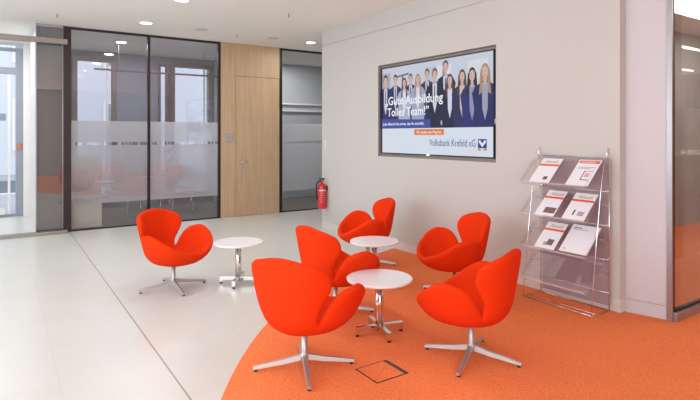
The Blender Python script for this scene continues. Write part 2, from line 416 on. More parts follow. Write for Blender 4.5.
# outer entrance door leaf
M_DOORF = mat('light_grey_door_frame', (150, 154, 168), 0.45)
bm = bmesh.new(); Y = 11.45
add_box(bm, 0.24, 0.36, Y, Y+0.08, 0, 3.1); add_box(bm, -3.0, 0.24, Y, Y+0.08, 2.62, 2.74); add_box(bm, -3.0, 0.24, Y, Y+0.08, 3.04, 3.1)
add_box(bm, -3.0, 0.24, Y, Y+0.08, 0, 0.05); add_box(bm, -2.4, -2.28, Y, Y+0.08, 0.05, 2.62)
d2 = st(obj('door_2', bm, M_DOORF))
bm = bmesh.new(); add_box(bm, 0.12, 0.16, Y-0.03, Y, 0.05, 2.6); add_box(bm, -1.0, 0.08, Y-0.03, Y, 0.05, 0.17); obj('door_leaf_frame', bm, M_WHITE, d2)
st(box('trim_6', 0.36, 0.50, 11.4, 11.55, 0, H, M_WHITE))
bm = bmesh.new(); add_box(bm, 0.28, 0.33, Y-0.04, Y, 1.24, 1.34, 0, 0.008)
tag(obj('door_opener', bm, mat('orange_plastic', (230, 110, 60), 0.5)), 'small orange door opener box on the grey entrance door frame', 'door opener')
bm = bmesh.new(); add_box(bm, -0.35, 0.10, 12.3, 12.32, 1.78, 1.92)
add_box(bm, -0.14, -0.11, 12.32, 12.36, -0.02, 1.92)
tag(obj('street_sign', bm, mat('blue_grey_sign', (150, 165, 190), 0.5)), 'small blue-grey sign on a post outside beyond the glass entrance', 'sign')

# ================================================================== CHAIRS
# outline of the right half of the shell on the unrolled surface: bearing (deg, 90 = front), arc length from the seat centre
OUT = [(90, .300), (68, .318), (50, .355), (34, .405), (20, .450), (6, .472), (-7, .455), (-17, .402), (-25, .322), (-32, .255),
       (-40, .226), (-46, .255), (-45, .330), (-38, .400), (-32, .465), (-34, .520), (-42, .560), (-55, .585), (-72, .596), (-90, .599)]
# profile of the shell by bearing: start of the bend, end of the bend, final slope
PROF = [(-90, .07, .29, 81), (-40, .07, .32, 78), (0, .08, .34, 67), (45, .10, .38, 60), (90, .10, .40, 58)]
SEAT_Z = 0.308; SEAT_Y = 0.012
def shell_point(qx, qy):
    s = math.hypot(qx, qy); th = math.degrees(math.atan2(qy, abs(qx)))
    for a, b in zip(PROF, PROF[1:]):
        if th <= b[0] or b is PROF[-1]:
            t = max(0, min(1, (th-a[0])/(b[0]-a[0]))); t = t*t*(3-2*t)
            s1, s2, ph = [a[k]+(b[k]-a[k])*t for k in (1, 2, 3)]; break
    n = 40; r = z = 0; ds = s/n
    for k in range(n):
        u = ((k+0.5)*ds-s1)/(s2-s1); u = max(0, min(1, u)); u = u*u*(3-2*u)
        f = math.radians(ph)*u; r += math.cos(f)*ds; z += math.sin(f)*ds
    if s < 1e-6: return Vector((0, SEAT_Y, SEAT_Z))
    return Vector((qx/s*r, SEAT_Y+qy/s*r, SEAT_Z+z))
def swan_shell():
    q = [(s*math.cos(math.radians(t)), s*math.sin(math.radians(t))) for t, s in OUT]
    q[0] = (0.0, q[0][1]); q[-1] = (0.0, q[-1][1])
    ring = q + [(-x, y) for x, y in q[-2:0:-1]]
    m = len(ring); full = []
    for i in range(m):
        p0, p1, p2, p3 = ring[i-1], ring[i], ring[(i+1) % m], ring[(i+2) % m]
        for k in range(5):
            t = k/5
            full.append(tuple(0.5*((2*b)+(c-a)*t+(2*a-5*b+4*c-d)*t*t+(-a+3*b-3*c+d)*t**3) for a, b, c, d in zip(p0, p1, p2, p3)))
    n = len(full); R = 14; h = n//2
    ymax, ymin = full[0][1], full[h][1]
    spine = []
    for i in range(n):
        u = i/h if i <= h else (n-i)/h
        key = [(0, .12), (.3, .06), (.5, -.10), (.6, -.22), (.75, -.36), (1, -.50)]
        for a, b in zip(key, key[1:]):
            if u <= b[0]: spine.append(a[1]+(b[1]-a[1])*(u-a[0])/(b[0]-a[0])); break
    def Q(i, f): return (full[i][0]*f, spine[i]+(full[i][1]-spine[i])*f)
    e = 0.002
    def NP(qx, qy):
        p = shell_point(qx, qy)
        a = shell_point(qx+e, qy)-shell_point(qx-e, qy); b = shell_point(qx, qy+e)-shell_point(qx, qy-e)
        return p, a.cross(b).normalized()
    G = [[NP(*Q(i, (k/R)**0.85)) for k in range(R+1)] for i in range(n)]
    thick = lambda k: 0.054+0.012*(1-k/R)
    bm = bmesh.new()
    ins = [[bm.verts.new(G[i][k][0]) for i in range(n)] for k in range(R+1)]
    outs = [[bm.verts.new(G[i][k][0]-G[i][k][1]*thick(k)) for i in range(n)] for k in range(R+1)]
    def skin(A, B):
        for i in range(n): bm.faces.new((A[i], A[(i+1) % n], B[(i+1) % n], B[i]))
    for k in range(R): skin(ins[k], ins[k+1]); skin(outs[k+1], outs[k])
    prev = ins[-1]; t = thick(R)
    T = []
    for i in range(n):
        tg = (G[(i+1) % n][R][0]-G[i-1][R][0]).normalized(); d = tg.cross(G[i][R][1]).normalized()
        if d.dot(G[i][R][0]-G[i][R-1][0]) < 0: d = -d
        T.append(d)
    for _ in range(4): T = [(T[i-1]+T[i]*2+T[(i+1) % n]).normalized() for i in range(n)]
    for sdeg in (30, 60, 90, 120, 150):
        a = math.radians(sdeg); rg = []
        for i in range(n):
            p, N = G[i][R]
            rg.append(bm.verts.new(p - N*t/2 + N*(t/2)*math.cos(a) + T[i]*(t/2)*math.sin(a)))
        skin(prev, rg); prev = rg
    skin(prev, outs[-1])
    bmesh.ops.remove_doubles(bm, verts=bm.verts[:], dist=0.0004)
    for _ in range(2): bmesh.ops.smooth_vert(bm, verts=bm.verts[:], factor=0.4, use_axis_x=True, use_axis_y=True, use_axis_z=True)
    return bm
def star_leg(bm, a, r1, r0=0.02):
    c, s = math.cos(a), math.sin(a)
    def P(r, w, z): return (c*r - s*w, s*r + c*w, z)
    secs = [(r0, 0.018, 0.056, 0.090), (0.12, 0.016, 0.038, 0.066), (0.24, 0.014, 0.024, 0.046), (r1, 0.011, 0.012, 0.030)]
    rings = []
    for r, w, z0, z1 in secs:
        rings.append([bm.verts.new(P(r, -w, z0)), bm.verts.new(P(r, w, z0)), bm.verts.new(P(r, w*0.7, z1)), bm.verts.new(P(r, -w*0.7, z1))])
    for A, B in zip(rings, rings[1:]):
        for k in range(4): bm.faces.new((A[k], A[(k+1) % 4], B[(k+1) % 4], B[k]))
    bm.faces.new(rings[0][::-1]); bm.faces.new(rings[-1])
def make_chair(label):
    t = thing('swivel_lounge_chair', label, 'chair', group='orange lounge chairs')
    obj('upholstered_shell', swan_shell(), M_FABRIC, t, True)
    bm = bmesh.new(); add_lathe(bm, [(0.0, 0.055), (0.030, 0.055), (0.030, 0.088), (0.022, 0.094), (0.0205, 0.10), (0.0205, 0.25), (0.0, 0.25)], 24)
    obj('column', bm, M_ALU, t, True)
    bm = bmesh.new(); add_lathe(bm, [(0.0, 0.232), (0.06, 0.232), (0.07, 0.238), (0.07, 0.252), (0.0, 0.252)], 24); obj('seat_plate', bm, M_RUBBER, t, True)
    for k in range(4):
        bm = bmesh.new(); star_leg(bm, k*PI/2, 0.325); lg = obj('leg', bm, M_ALU, t)
        bm = bmesh.new(); add_lathe(bm, [(0, 0), (0.012, 0), (0.012, 0.012), (0, 0.013)], 12, 0.308*math.cos(k*PI/2), 0.308*math.sin(k*PI/2)); obj('glide', bm, M_RUBBER, lg)
    return t
def place_chair(t, x, y, face_deg, leg_deg, z):
    t.location = (x, y, z); t.rotation_euler = (0, 0, math.radians(face_deg-90))
    rel = math.radians(leg_deg-(face_deg-90))
    for ch in t.children:
        if ch.name.startswith('leg'): ch.rotation_euler = (0, 0, rel)
chA = make_chair('orange lounge chair on the white tiles in front of the glass wall')
bpy.context.view_layer.update()
chairs = [
 (1.415, 5.235, -57, 2, 0.0, None),
 (1.628, 2.965, 30, -23.4, 0.006, 'orange lounge chair nearest the left edge of the carpet, seen from behind'),
 (2.345, 3.735, 4, -30, 0.006, 'orange lounge chair in the middle, right behind the front one seen from its back'),
 (3.54, 4.93, 160, -45, 0.006, 'farthest orange lounge chair, on the carpet close to the wall left of the screen'),
 (3.545, 3.54, 157, 20, 0.006, 'orange lounge chair directly in front of the television wall, below the screen'),
 (2.63, 2.472, 111, -61, 0.006, 'orange lounge chair at front right with its back to the brochure rack'),
]
CH = [chA]
for c in chairs[1:]: CH.append(dup(chA, (0, 0, 0), 0, c[5]))
for t, c in zip(CH, chairs): place_chair(t, *c[:5])

# ================================================================== TABLES
def make_table(label):
    t = thing('side_table', label, 'table', group='round white side tables')
    bm = bmesh.new(); add_lathe(bm, [(0, 0.402), (0.236, 0.402), (0.245, 0.406), (0.247, 0.412), (0.247, 0.420), (0.243, 0.424), (0, 0.424)], 64)
    o = obj('tabletop', bm, M_TOP, t)
    for p in o.data.polygons: p.use_smooth = abs(p.normal.z) < 0.9
    bm = bmesh.new(); add_lathe(bm, [(0, 0.03), (0.031, 0.03), (0.031, 0.39), (0, 0.392)], 24); obj('column', bm, M_CHROME, t, True)
    bm = bmesh.new()
    add_box(bm, -0.13, 0.13, -0.014, 0.014, 0.388, 0.402); add_box(bm, -0.014, 0.014, -0.13, 0.13, 0.3885, 0.4015)
    obj('top_bracket', bm, M_RUBBER, t)
    for k in range(4):
        bm = bmesh.new(); add_box(bm, 0.018, 0.188, -0.017, 0.017, 0.036, 0.072, 0, 0.002)
        add_box(bm, 0.156, 0.190, -0.0175, 0.0175, 0.018, 0.0725, 0, 0.002)
        bmesh.ops.rotate(bm, verts=bm.verts[:], matrix=Matrix.Rotation(k*PI/2, 3, 'Z')); lg = obj('leg', bm, M_CHROME, t)
        a = k*PI/2; bm = bmesh.new(); add_lathe(bm, [(0, 0), (0.013, 0), (0.013, 0.018), (0, 0.018)], 12, 0.177*math.cos(a), 0.177*math.sin(a)); obj('glide', bm, M_RUBBER, lg)
    return t
tb = make_table('round white side table standing on the white tiled floor')
tb.location = (2.003, 5.03, 0); tb.rotation_euler.z = math.radians(-36)
dup(tb, (2.375, 3.155, 0.006), math.radians(-14), 'round white side table on the carpet at the front, nearest to the camera')
dup(tb, (3.16, 4.284, 0.006), math.radians(5), 'round white side table in front of the farthest orange chair')

# ================================================================== TELEVISION
tv = thing('television', 'large wall-mounted flat screen showing a group of young people in suits', 'television', (TX+0.068, 4.7535, 1.831), -PI/2)
# local axes after the turn: +x runs towards the camera end of the wall (world -y), +y points out of the wall?  (world +x) -> screen faces local -y
TW, TH = 2.059, 1.238
bm = bmesh.new()
def fr_(bm, x0, x1, z0, z1, t, y0, y1):
    add_box(bm, x0, x1, y0, y1, z0, z0+t); add_box(bm, x0, x1, y0, y1, z1-t, z1); add_box(bm, x0, x0+t, y0, y1, z0+t, z1-t); add_box(bm, x1-t, x1, y0, y1, z0+t, z1-t)
fr_(bm, -TW/2, TW/2, -TH/2, TH/2, 0.003, -0.066, 0.0); fr_(bm, -TW/2+0.003, TW/2-0.003, -TH/2+0.003, TH/2-0.003, 0.05, -0.01, 0.0)
obj('mounting_frame', bm, mat('bronze_grey_frame', (160, 150, 144), 0.5, 0.0), tv)
bm = bmesh.new(); fr_(bm, -0.992, 0.992, -0.582, 0.582, 0.014, -0.05, -0.0); add_box(bm, -0.978, 0.978, -0.034, -0.01, -0.568, 0.568)
obj('bezel', bm, mat('tv_black', (22, 20, 22), 0.3), tv)
bm = bmesh.new(); add_box(bm, -0.06, -0.02, -0.053, -0.05, -0.580, -0.573); obj('power_light', bm, M_LAMP, tv)
# picture (one flat mesh)
PM = {}
def pm(rgb):
    if rgb not in PM:
        m = mat('screen_%d_%d_%d' % rgb, (8, 8, 8), 0.25, emit=rgb, es=0.92, spec=0.4); PM[rgb] = m
    return PM[rgb]
pmats = []; pbm = bmesh.new(); layer = [0]
def pf(pts, rgb):
    m = pm(rgb)
    if m not in pmats: pmats.append(m)
    layer[0] += 1; y = -0.0345-layer[0]*0.00007
    f = pbm.faces.new([pbm.verts.new((x, y, z)) for x, z in pts]); f.material_index = pmats.index(m)
def ell(cx, cz, rx, rz, rgb, n=14, rot=0):
    pf([(cx+rx*math.cos(2*PI*k/n), cz+rz*math.sin(2*PI*k/n)) for k in range(n)], rgb)
X0, X1, Z0, Z1 = -0.978, 0.978, -0.568, 0.568
PB = -0.245       # bottom edge of the photo area
pf([(X0, Z0), (X1, Z0), (X1, Z1), (X0, Z1)], (222, 230, 242))
pf([(X0, PB), (X1, PB), (X1, Z1), (X0, Z1)], (202, 208, 224))
for a, b, c in ((-0.978, -0.80, (176, 176, 188)), (-0.72, -0.50, (206, 210, 222)), (-0.1, 0.08, (190, 196, 208)), (0.1, 0.34, (222, 224, 230)), (0.60, 0.9, (216, 222, 226))):
    pf([(a, PB), (b, PB), (b, 0.50), (a, 0.50)], c)
pf([(-0.70, 0.44), (-0.42, 0.47), (-0.42, 0.45), (-0.70, 0.42)], (90, 90, 110))
pf([(-0.56, 0.0), (-0.53, 0.0), (-0.53, 0.45), (-0.56, 0.45)], (110, 112, 135))
pf([(0.20, 0.2), (0.235, 0.2), (0.235, 0.52), (0.20, 0.52)], (120, 120, 145))
NAVY = (44, 46, 92); DK = (36, 34, 66); SKIN = (214, 178, 170)
def person(x, zt, s, suit, hair, shirt, longh, back=False):
    hh = 0.12*s; zc = zt-hh*0.55; sh = zc-hh*0.85; w_ = 0.15*s
    if longh: pf([(x-0.052*s, zc+0.02), (x, zt+0.004), (x+0.052*s, zc+0.02), (x+0.075*s, sh-0.10*s), (x+0.02, sh-0.05*s), (x-0.02, sh-0.05*s), (x-0.075*s, sh-0.10*s)], hair)
    pf([(x-w_*0.8, PB), (x+w_*0.8, PB), (x+w_*0.85, sh-0.20*s), (x+w_, sh-0.08*s), (x+w_*0.75, sh-0.02*s), (x+0.03, sh+0.02), (x-0.03, sh+0.02), (x-w_*0.75, sh-0.02*s), (x-w_, sh-0.08*s), (x-w_*0.85, sh-0.20*s)], suit)
    pf([(x-0.035*s, sh+0.01), (x+0.035*s, sh+0.01), (x+0.03*s, sh-0.22*s), (x, sh-0.32*s), (x-0.03*s, sh-0.22*s)], shirt)
    if not longh: pf([(x-0.007, sh-0.02), (x+0.007, sh-0.02), (x+0.01, sh-0.2*s), (x-0.01, sh-0.2*s)], DK)
    pf([(x-0.02, sh-0.01), (x+0.02, sh-0.01), (x+0.02, zc), (x-0.02, zc)], SKIN)
    ell(x, zc+0.012, 0.044*s, 0.062*s, hair); ell(x, zc-0.006, 0.036*s, 0.052*s, SKIN)
    if longh:
        pf([(x-0.045*s, zc+0.01), (x-0.032*s, zc+0.02), (x-0.035*s, sh-0.08*s), (x-0.07*s, sh-0.10*s)], hair)
        pf([(x+0.045*s, zc+0.01), (x+0.032*s, zc+0.02), (x+0.035*s, sh-0.08*s), (x+0.07*s, sh-0.10*s)], hair)
    for sx in (-1, 1): ell(x+sx*0.013*s, zc+0.004, 0.004, 0.003, (70, 50, 60), 6)
    pf([(x-0.012, zc-0.028*s), (x+0.012, zc-0.028*s), (x+0.008, zc-0.034*s), (x-0.008, zc-0.034*s)], (190, 110, 110))
    ell(x+w_*0.72, PB+0.06, 0.02, 0.03, SKIN, 8)
BR = (96, 66, 60); BL = (176, 140, 108); BK = (50, 38, 44)
for x, zt, s, suit, hair, shirt, lh in (
    (-0.692, 0.465, 0.95, NAVY, BK, (200, 205, 225), False), (-0.382, 0.448, 0.9, DK, BR, (200, 205, 225), False),
    (-0.07, 0.478, 0.95, NAVY, BR, (195, 200, 220), False), (0.25, 0.545, 1.1, DK, BR, (210, 214, 230), False),
    (-0.90, 0.475, 1.1, NAVY, BK, (205, 210, 228), False), (-0.504, 0.405, 0.95, (176, 182, 208), BR, (225, 225, 235), True),
    (-0.238, 0.430, 0.95, (160, 168, 200), BL, (220, 222, 236), True), (0.07, 0.470, 1.1, DK, BR, (215, 218, 232), False),
    (0.325, 0.377, 1.05, DK, BR, (215, 220, 238), True), (0.521, 0.409, 1.1, NAVY, BR, (210, 190, 180), True),
    (0.673, 0.415, 1.2, (40, 48, 116), BK, (150, 150, 180), True), (0.86, 0.44, 1.25, (34, 44, 104), BL, (160, 165, 185), True)):
    person(x, zt, s, suit, hair, shirt, lh)
pf([(X0, PB), (0.0, PB), (0.0, PB+0.105), (X0, PB+0.13)], (62, 78, 158))
pf([(-0.30, -0.33), (0.23, -0.33), (0.23, PB-0.015), (-0.30, PB-0.015)], (232, 120, 52))
LG = (22, 74, 150)   # emblem: blue square with white zigzag, orange feet
pf([(0.76, -0.475), (0.885, -0.475), (0.885, -0.375), (0.76, -0.375)], LG)
pf([(0.772, -0.388), (0.792, -0.388), (0.8225, -0.425), (0.853, -0.388), (0.873, -0.388), (0.873, -0.41), (0.8225, -0.465), (0.772, -0.41)], (235, 240, 248))
pf([(0.76, -0.50), (0.80, -0.50), (0.80, -0.48), (0.76, -0.48)], (236, 110, 50))
pf([(0.845, -0.50), (0.885, -0.50), (0.885, -0.48), (0.845, -0.48)], (236, 110, 50))
scr = obj('screen', pbm, pmats, tv, recalc=False)
def scr_text(name, s, size, rgb, x, z, width, bold=0.0):
    return text_obj(name, s, size, pm(rgb), scr, Matrix.Translation((x, -0.0345-layer[0]*0.00007-0.0008, z)) @ Matrix.Rotation(PI/2, 4, 'X'), width=width, bold=bold, ext=0.0004)
scr_text('headline', '\u201EGute Ausbildung', 0.155, (250, 250, 255), -0.90, 0.07, 1.11, 0.002)
scr_text('headline', 'Tolles Team!\u201D', 0.155, (250, 250, 255), -0.85, -0.08, 0.82, 0.002)
scr_text('slogan', 'Jeder Mensch hat etwas, das ihn antreibt.', 0.055, (240, 242, 252), -0.95, PB+0.042, 0.84, 0.0005)
scr_text('slogan', 'Wir machen den Weg frei.', 0.05, (252, 245, 240), -0.26, -0.312, 0.45, 0.0005)
scr_text('bank_name', 'Volksbank Krefeld eG', 0.12, (72, 84, 150), -0.02, -0.462, 0.745, 0.0)
scr.location.y = 0.0

# ================================================================== BROCHURE RACK
RX, RYa, RYb = 4.285, 2.467, 3.138      # rear uprights; base reaches forward to x = 4.025
RF = 4.027
rk = thing('brochure_rack', 'wire brochure stand with clear sloping trays against the white wall', 'brochure stand', (4.15, 2.80, 0.006))
ox, oy, oz = 4.15, 2.80, 0.006
def L(x, y, z): return (x-ox, y-oy, z-oz)
wr_ = 0.0045
for y in (RYa, RYb):
    bm = bmesh.new()
    add_tube(bm, [L(RX, y, 0.012), L(RX, y, 1.33)], wr_)
    add_tube(bm, [L(RX, y, 1.30), L(RX-0.004, y, 1.36), L(RX-0.018, y, 1.39), L(RX-0.034, y, 1.38), L(RX-0.04, y, 1.34), L(RX-0.036, y, 1.28), L(RX-0.01, y, 1.24)], 0.0035)
    obj('upright_wire', bm, M_CHROME, rk, True)
bm = bmesh.new(); add_tube(bm, [L(RF, RYa, 0.014), L(RF, RYb, 0.014), L(RX, RYb, 0.014), L(RX, RYa, 0.014)], wr_, closed=True)
add_tube(bm, [L(RF+0.05, RYa, 0.022), L(RF+0.05, RYb, 0.022)], 0.003)
obj('base_wire', bm, M_CHROME, rk, True)
for y in (RYa, RYb):
    bm = bmesh.new(); add_tube(bm, [L(RF, y, 0.012), L(RF+0.004, y, 0.10), L(RF+0.07, y, 0.62), L(RF+0.13, y, 1.02), L(RF+0.175, y, 1.24), L(RX-0.02, y, 1.31)], 0.0035)
    for zz in (0.34, 0.63, 0.92, 1.2):
        add_tube(bm, [L(RF+0.04+0.12*zz, y, zz), L(RX, y, zz-0.02)], 0.003)
    obj('side_wire', bm, M_CHROME, rk, True)
bm = bmesh.new()
for zz in (0.16, 0.44, 0.73, 1.02, 1.31):
    add_tube(bm, [L(RX, RYa, zz), L(RX, RYb, zz)], 0.003)
    for y in (RYa, RYb):
        add_tube(bm, [L(RX, y, zz-0.03), L(RX-0.02, y, zz-0.02), L(RX-0.02, y, zz+0.02), L(RX, y, zz+0.03)], 0.003)
obj('cross_wire', bm, M_CHROME, rk, True)
M_BACKP = glass_mat('smoky_back_panel', (0.70, 0.62, 0.65), 0.02, edge=0.2, haze=((0.66, 0.55, 0.58), 0.55, 0.75))
bm = bmesh.new(); a = L(RX+0.008, RYa+0.01, 0.05); b = L(RX+0.011, RYb-0.01, 1.305); add_box(bm, a[0], b[0], a[1], b[1], a[2], b[2]); obj('back_panel', bm, M_BACKP, rk)
S = math.radians(43)
def tray_frame(ztop):   # origin at the top edge of the slope, u down the slope, n out of the slope
    o = Vector((4.205, 0, ztop)); u = Vector((-math.cos(S), 0, -math.sin(S))); n = Vector((-math.sin(S), 0, math.cos(S)))
    return o, u, n
for zt in (1.275, 0.985, 0.695, 0.405):
    o_, u, n = tray_frame(zt); o_ = o_ - n*0.006
    bm = bmesh.new()
    prof = [o_-u*0.03+Vector((0.02, 0, 0.01)), o_, o_+u*0.315, o_+u*0.318+n*0.035]
    y0, y1 = RYa+0.02, RYb-0.02
    A = [bm.verts.new(L(p.x, y0, p.z)) for p in prof]; B = [bm.verts.new(L(p.x, y1, p.z)) for p in prof]
    for k in range(3): bm.faces.new((A[k], A[k+1], B[k+1], B[k]))
    # side cheeks
    for V, y in ((A, y0), (B, y1)):
        e = o_+u*0.05+n*0.05; g = o_+u*0.31+n*0.045
        bm.faces.new((V[1], V[2], V[3], bm.verts.new(L(g.x, y, g.z)), bm.verts.new(L(e.x, y, e.z))))
    bmesh.ops.solidify(bm, geom=bm.faces[:], thickness=0.003)
    obj('tray', bm, M_ACRYL, rk)
    bm = bmesh.new(); pt = o_+u*0.318+n*0.036
    add_tube(bm, [L(pt.x, y0, pt.z), L(pt.x, y1, pt.z)], 0.003, 6); obj('tray_lip', bm, mat('acrylic_edge', (226, 214, 216), 0.2), rk)

M_PAPER = mat('brochure_paper', (236, 234, 240), 0.45)
M_ORP = mat('orange_print', (226, 92, 44), 0.5); M_GRP = mat('dark_print', (80, 76, 82), 0.5); M_PIC = mat('photo_print', (120, 96, 92), 0.5); M_GYP = mat('grey_print', (160, 164, 178), 0.5)
def brochure(label, yc, zt, kind, wd=0.205, ln=0.297, th=0.004, pages=1, tilt=0):
    o_, u, n = tray_frame(zt)
    t = thing('brochure', label, 'brochure', (o_.x, yc, o_.z), 0, 'brochures on the wire stand')
    # local frame: s across (world -y = to the right for the viewer), v down the slope
    def Q(s, v, h): p = u*v + n*h; return (p.x, -s, p.z)
    def slab(bm, s0, s1, v0, v1, h0, h1):
        vv = [bm.verts.new(Q(s, v, h)) for h in (h0, h1) for v in (v0, v1) for s in (s0, s1)]
        for q in ((0,2,3,1),(4,5,7,6),(0,1,5,4),(2,6,7,3),(0,4,6,2),(1,3,7,5)): bm.faces.new([vv[i] for i in q])
    bm = bmesh.new()
    for k in range(pages): slab(bm, -wd/2+0.006*k, wd/2+0.006*k, 0, ln, k*th-(pages-1)*th, (k+1)*th-(pages-1)*th-0.0006)
    obj('cover', bm, M_PAPER, t)
    hN = th+0.0002
    off = 0.006*(pages-1)
    def decal(name, s0, s1, v0, v1, m):
        bm = bmesh.new(); slab(bm, s0+off, s1+off, v0, v1, hN-0.0008, hN); return obj(name, bm, m, t)
    def txt(name, s, size, s0, v, m, width=None):
        mtx = Matrix(((0, -u.x, n.x, 0), (-1, -u.y, n.y, 0), (0, -u.z, n.z, 0), (0, 0, 0, 1)))
        p = Vector(Q(s0+off, v, hN))
        return text_obj(name, s, size, m, t, Matrix.Translation(p) @ mtx, width=width, ext=0.0003)
    w2 = wd/2
    if kind == 'news_a' or kind == 'news_b' or kind == 'news_c' or kind == 'news_d':
        txt('title', 'Aktuell', 0.048, -w2+0.045, 0.058, M_GRP if False else mat('bronze_print', (176, 128, 100), 0.5), 0.125)
        decal('band', -w2, w2, 0.074, 0.096, M_ORP)
    if kind == 'news_a':
        decal('picture', 0.02, 0.06, 0.225, 0.262, M_GRP)
    if kind == 'news_b':
        decal('picture', -0.025, 0.085, 0.20, 0.265, M_PIC)
    if kind == 'news_c':
        decal('picture', -0.03, -0.015, 0.19, 0.25, M_GRP); decal('picture', 0.015, 0.07, 0.205, 0.25, M_GYP)
    if kind == 'news_d':
        decal('picture', 0.0, 0.06, 0.19, 0.255, M_PIC); decal('picture', -0.03, 0.01, 0.225, 0.262, M_GYP)
    if kind == 'flyer':
        decal('header', -w2+0.012, w2-0.01, 0.010, 0.042, M_ORP); txt('title', 'Immobilien', 0.03, -w2+0.03, 0.035, M_PAPER, 0.13)
        for k in range(2): decal('text_line', -w2+0.03, w2-0.03-0.03*k, 0.085+0.014*k, 0.091+0.014*k, M_GYP)
        bm = bmesh.new()
        for (s0, s1, v0, v1) in ((0.0, 0.008, 0.13, 0.235), (0.0, 0.075, 0.228, 0.236), (0.008, 0.075, 0.13, 0.134)): slab(bm, s0, s1, v0, v1, hN-0.0008, hN)
        obj('picture_frame', bm, M_GRP, t); decal('picture', 0.02, 0.06, 0.155, 0.20, mat('pink_print', (220, 170, 175), 0.5))
    if kind == 'folder':
        decal('text_line', -w2+0.02, -0.03, 0.03, 0.038, M_GRP); decal('text_line', -w2+0.02, 0.03, 0.048, 0.055, M_GYP)
        decal('emblem', -w2+0.022, -w2+0.045, 0.262, 0.272, M_GYP)
    return t
brochure('white newsletter with orange band, top tray at left, small grey picture', 2.946, 1.283, 'news_a')
brochure('white flyer with orange header, top tray at right', 2.580, 1.283, 'flyer')
brochure('white newsletter with orange band and wide dark picture, second tray at left', 2.895, 0.993, 'news_b', wd=0.19)
brochure('white newsletter with orange band, second tray at right, two small pictures', 2.615, 0.993, 'news_c')
brochure('white newsletter with orange band and brown picture, third tray at left', 2.895, 0.703, 'news_d', wd=0.20)
brochure('thick white folder stack without orange band, third tray at right', 2.625, 0.715, 'folder', wd=0.25, pages=3)

# ================================================================== FIRE EXTINGUISHER
ex = thing('fire_extinguisher', 'red fire extinguisher hung at the end of the white wall beside the glass', 'fire extinguisher', (4.245, 7.15, 0.335))
bm = bmesh.new(); add_lathe(bm, [(0, 0.0), (0.060, 0.0), (0.068, 0.012), (0.070, 0.03), (0.070, 0.34), (0.062, 0.372), (0.040, 0.395), (0.022, 0.402), (0.022, 0.42), (0, 0.42)], 28)
M_RED = mat('extinguisher_red', (196, 24, 42), 0.3, coat=0.3); obj('cylinder', bm, M_RED, ex, True)
bm = bmesh.new(); add_box(bm, -0.018, 0.022, -0.018, 0.018, 0.418, 0.45, 0, 0.004); obj('valve', bm, mat('brass', (190, 150, 110), 0.35, 0.8), ex)
bm = bmesh.new(); add_box(bm, -0.065, 0.045, -0.012, 0.012, 0.468, 0.482, 0, 0.003); add_box(bm, -0.05, 0.02, -0.010, 0.010, 0.446, 0.458, 0, 0.003); add_box(bm, 0.01, 0.03, -0.011, 0.011, 0.447, 0.475); obj('lever', bm, mat('dark_lever', (60, 44, 44), 0.4), ex)
bm = bmesh.new(); add_tube(bm, [(-0.02, 0.01, 0.435), (-0.06, 0.02, 0.43), (-0.085, 0.03, 0.38), (-0.088, 0.03, 0.25), (-0.08, 0.02, 0.14)], 0.010); obj('hose', bm, M_RUBBER, ex, True)
# printed label curved round the front of the cylinder
def wrap(name, a0, a1, z0, z1, m, r=0.0708):
    bm = bmesh.new(); n = 10; A = []; B = []
    for k in range(n+1):
        a = math.radians(a0+(a1-a0)*k/n); A.append(bm.verts.new((r*math.cos(a), r*math.sin(a), z0))); B.append(bm.verts.new((r*math.cos(a), r*math.sin(a), z1)))
    for k in range(n): bm.faces.new((A[k], A[k+1], B[k+1], B[k]))
    return obj(name, bm, m, ex)
M_PINK = mat('label_pale_red', (222, 120, 120), 0.5)
wrap('warning_label', -175, -70, 0.285, 0.298, M_WHITE)
for k in range(5): wrap('label_text', -160, -80-8*(k % 2), 0.245-0.035*k, 0.253-0.035*k, M_PINK)
box('wall_bracket', 0.068, 0.085, -0.03, 0.03, 0.28, 0.36, M_RUBBER, ex)

# small plates on the oak panel
pl = box('switch_plate', 3.392, 3.53, 9.138, 9.15, 1.375, 1.535, M_ALU, bev=0.003)
tag(pl, 'square grey metal plate on the oak panel left of the door', 'plate')
bm = bmesh.new(); add_box(bm, 3.44, 3.482, 9.136, 9.138, 1.45, 1.462); o = obj('label_strip', bm, M_GYP, pl)
bm = bmesh.new(); add_box(bm, 4.318, 4.33, 7.17, 7.20, 1.25, 1.42, 0, 0.003)
tag(obj('wall_sensor', bm, M_WHITE), 'slim pale sensor strip on the white wall above the extinguisher', 'sensor')

# floor hatch
ht = thing('floor_hatch', 'square carpeted floor hatch with dark metal rim', 'floor hatch', (2.008, 2.644, 0.006))
bm = bmesh.new()
for a in ((-0.125, 0.125, -0.115, -0.108), (-0.125, 0.125, 0.110, 0.115), (-0.125, -0.117, -0.108, 0.110)): add_box(bm, a[0], a[1], a[2], a[3], 0, 0.0025)
obj('rim', bm, mat('hatch_metal', (66, 54, 50), 0.45, 0.3), ht)
bm = bmesh.new(); add_box(bm, 0.097, 0.125, -0.108, 0.110, 0, 0.003); obj('cable_flap', bm, mat('flap_metal', (84, 72, 68), 0.4, 0.3), ht)
box('lid', -0.117, 0.097, -0.108, 0.110, 0, 0.0015, M_CARPET, ht)

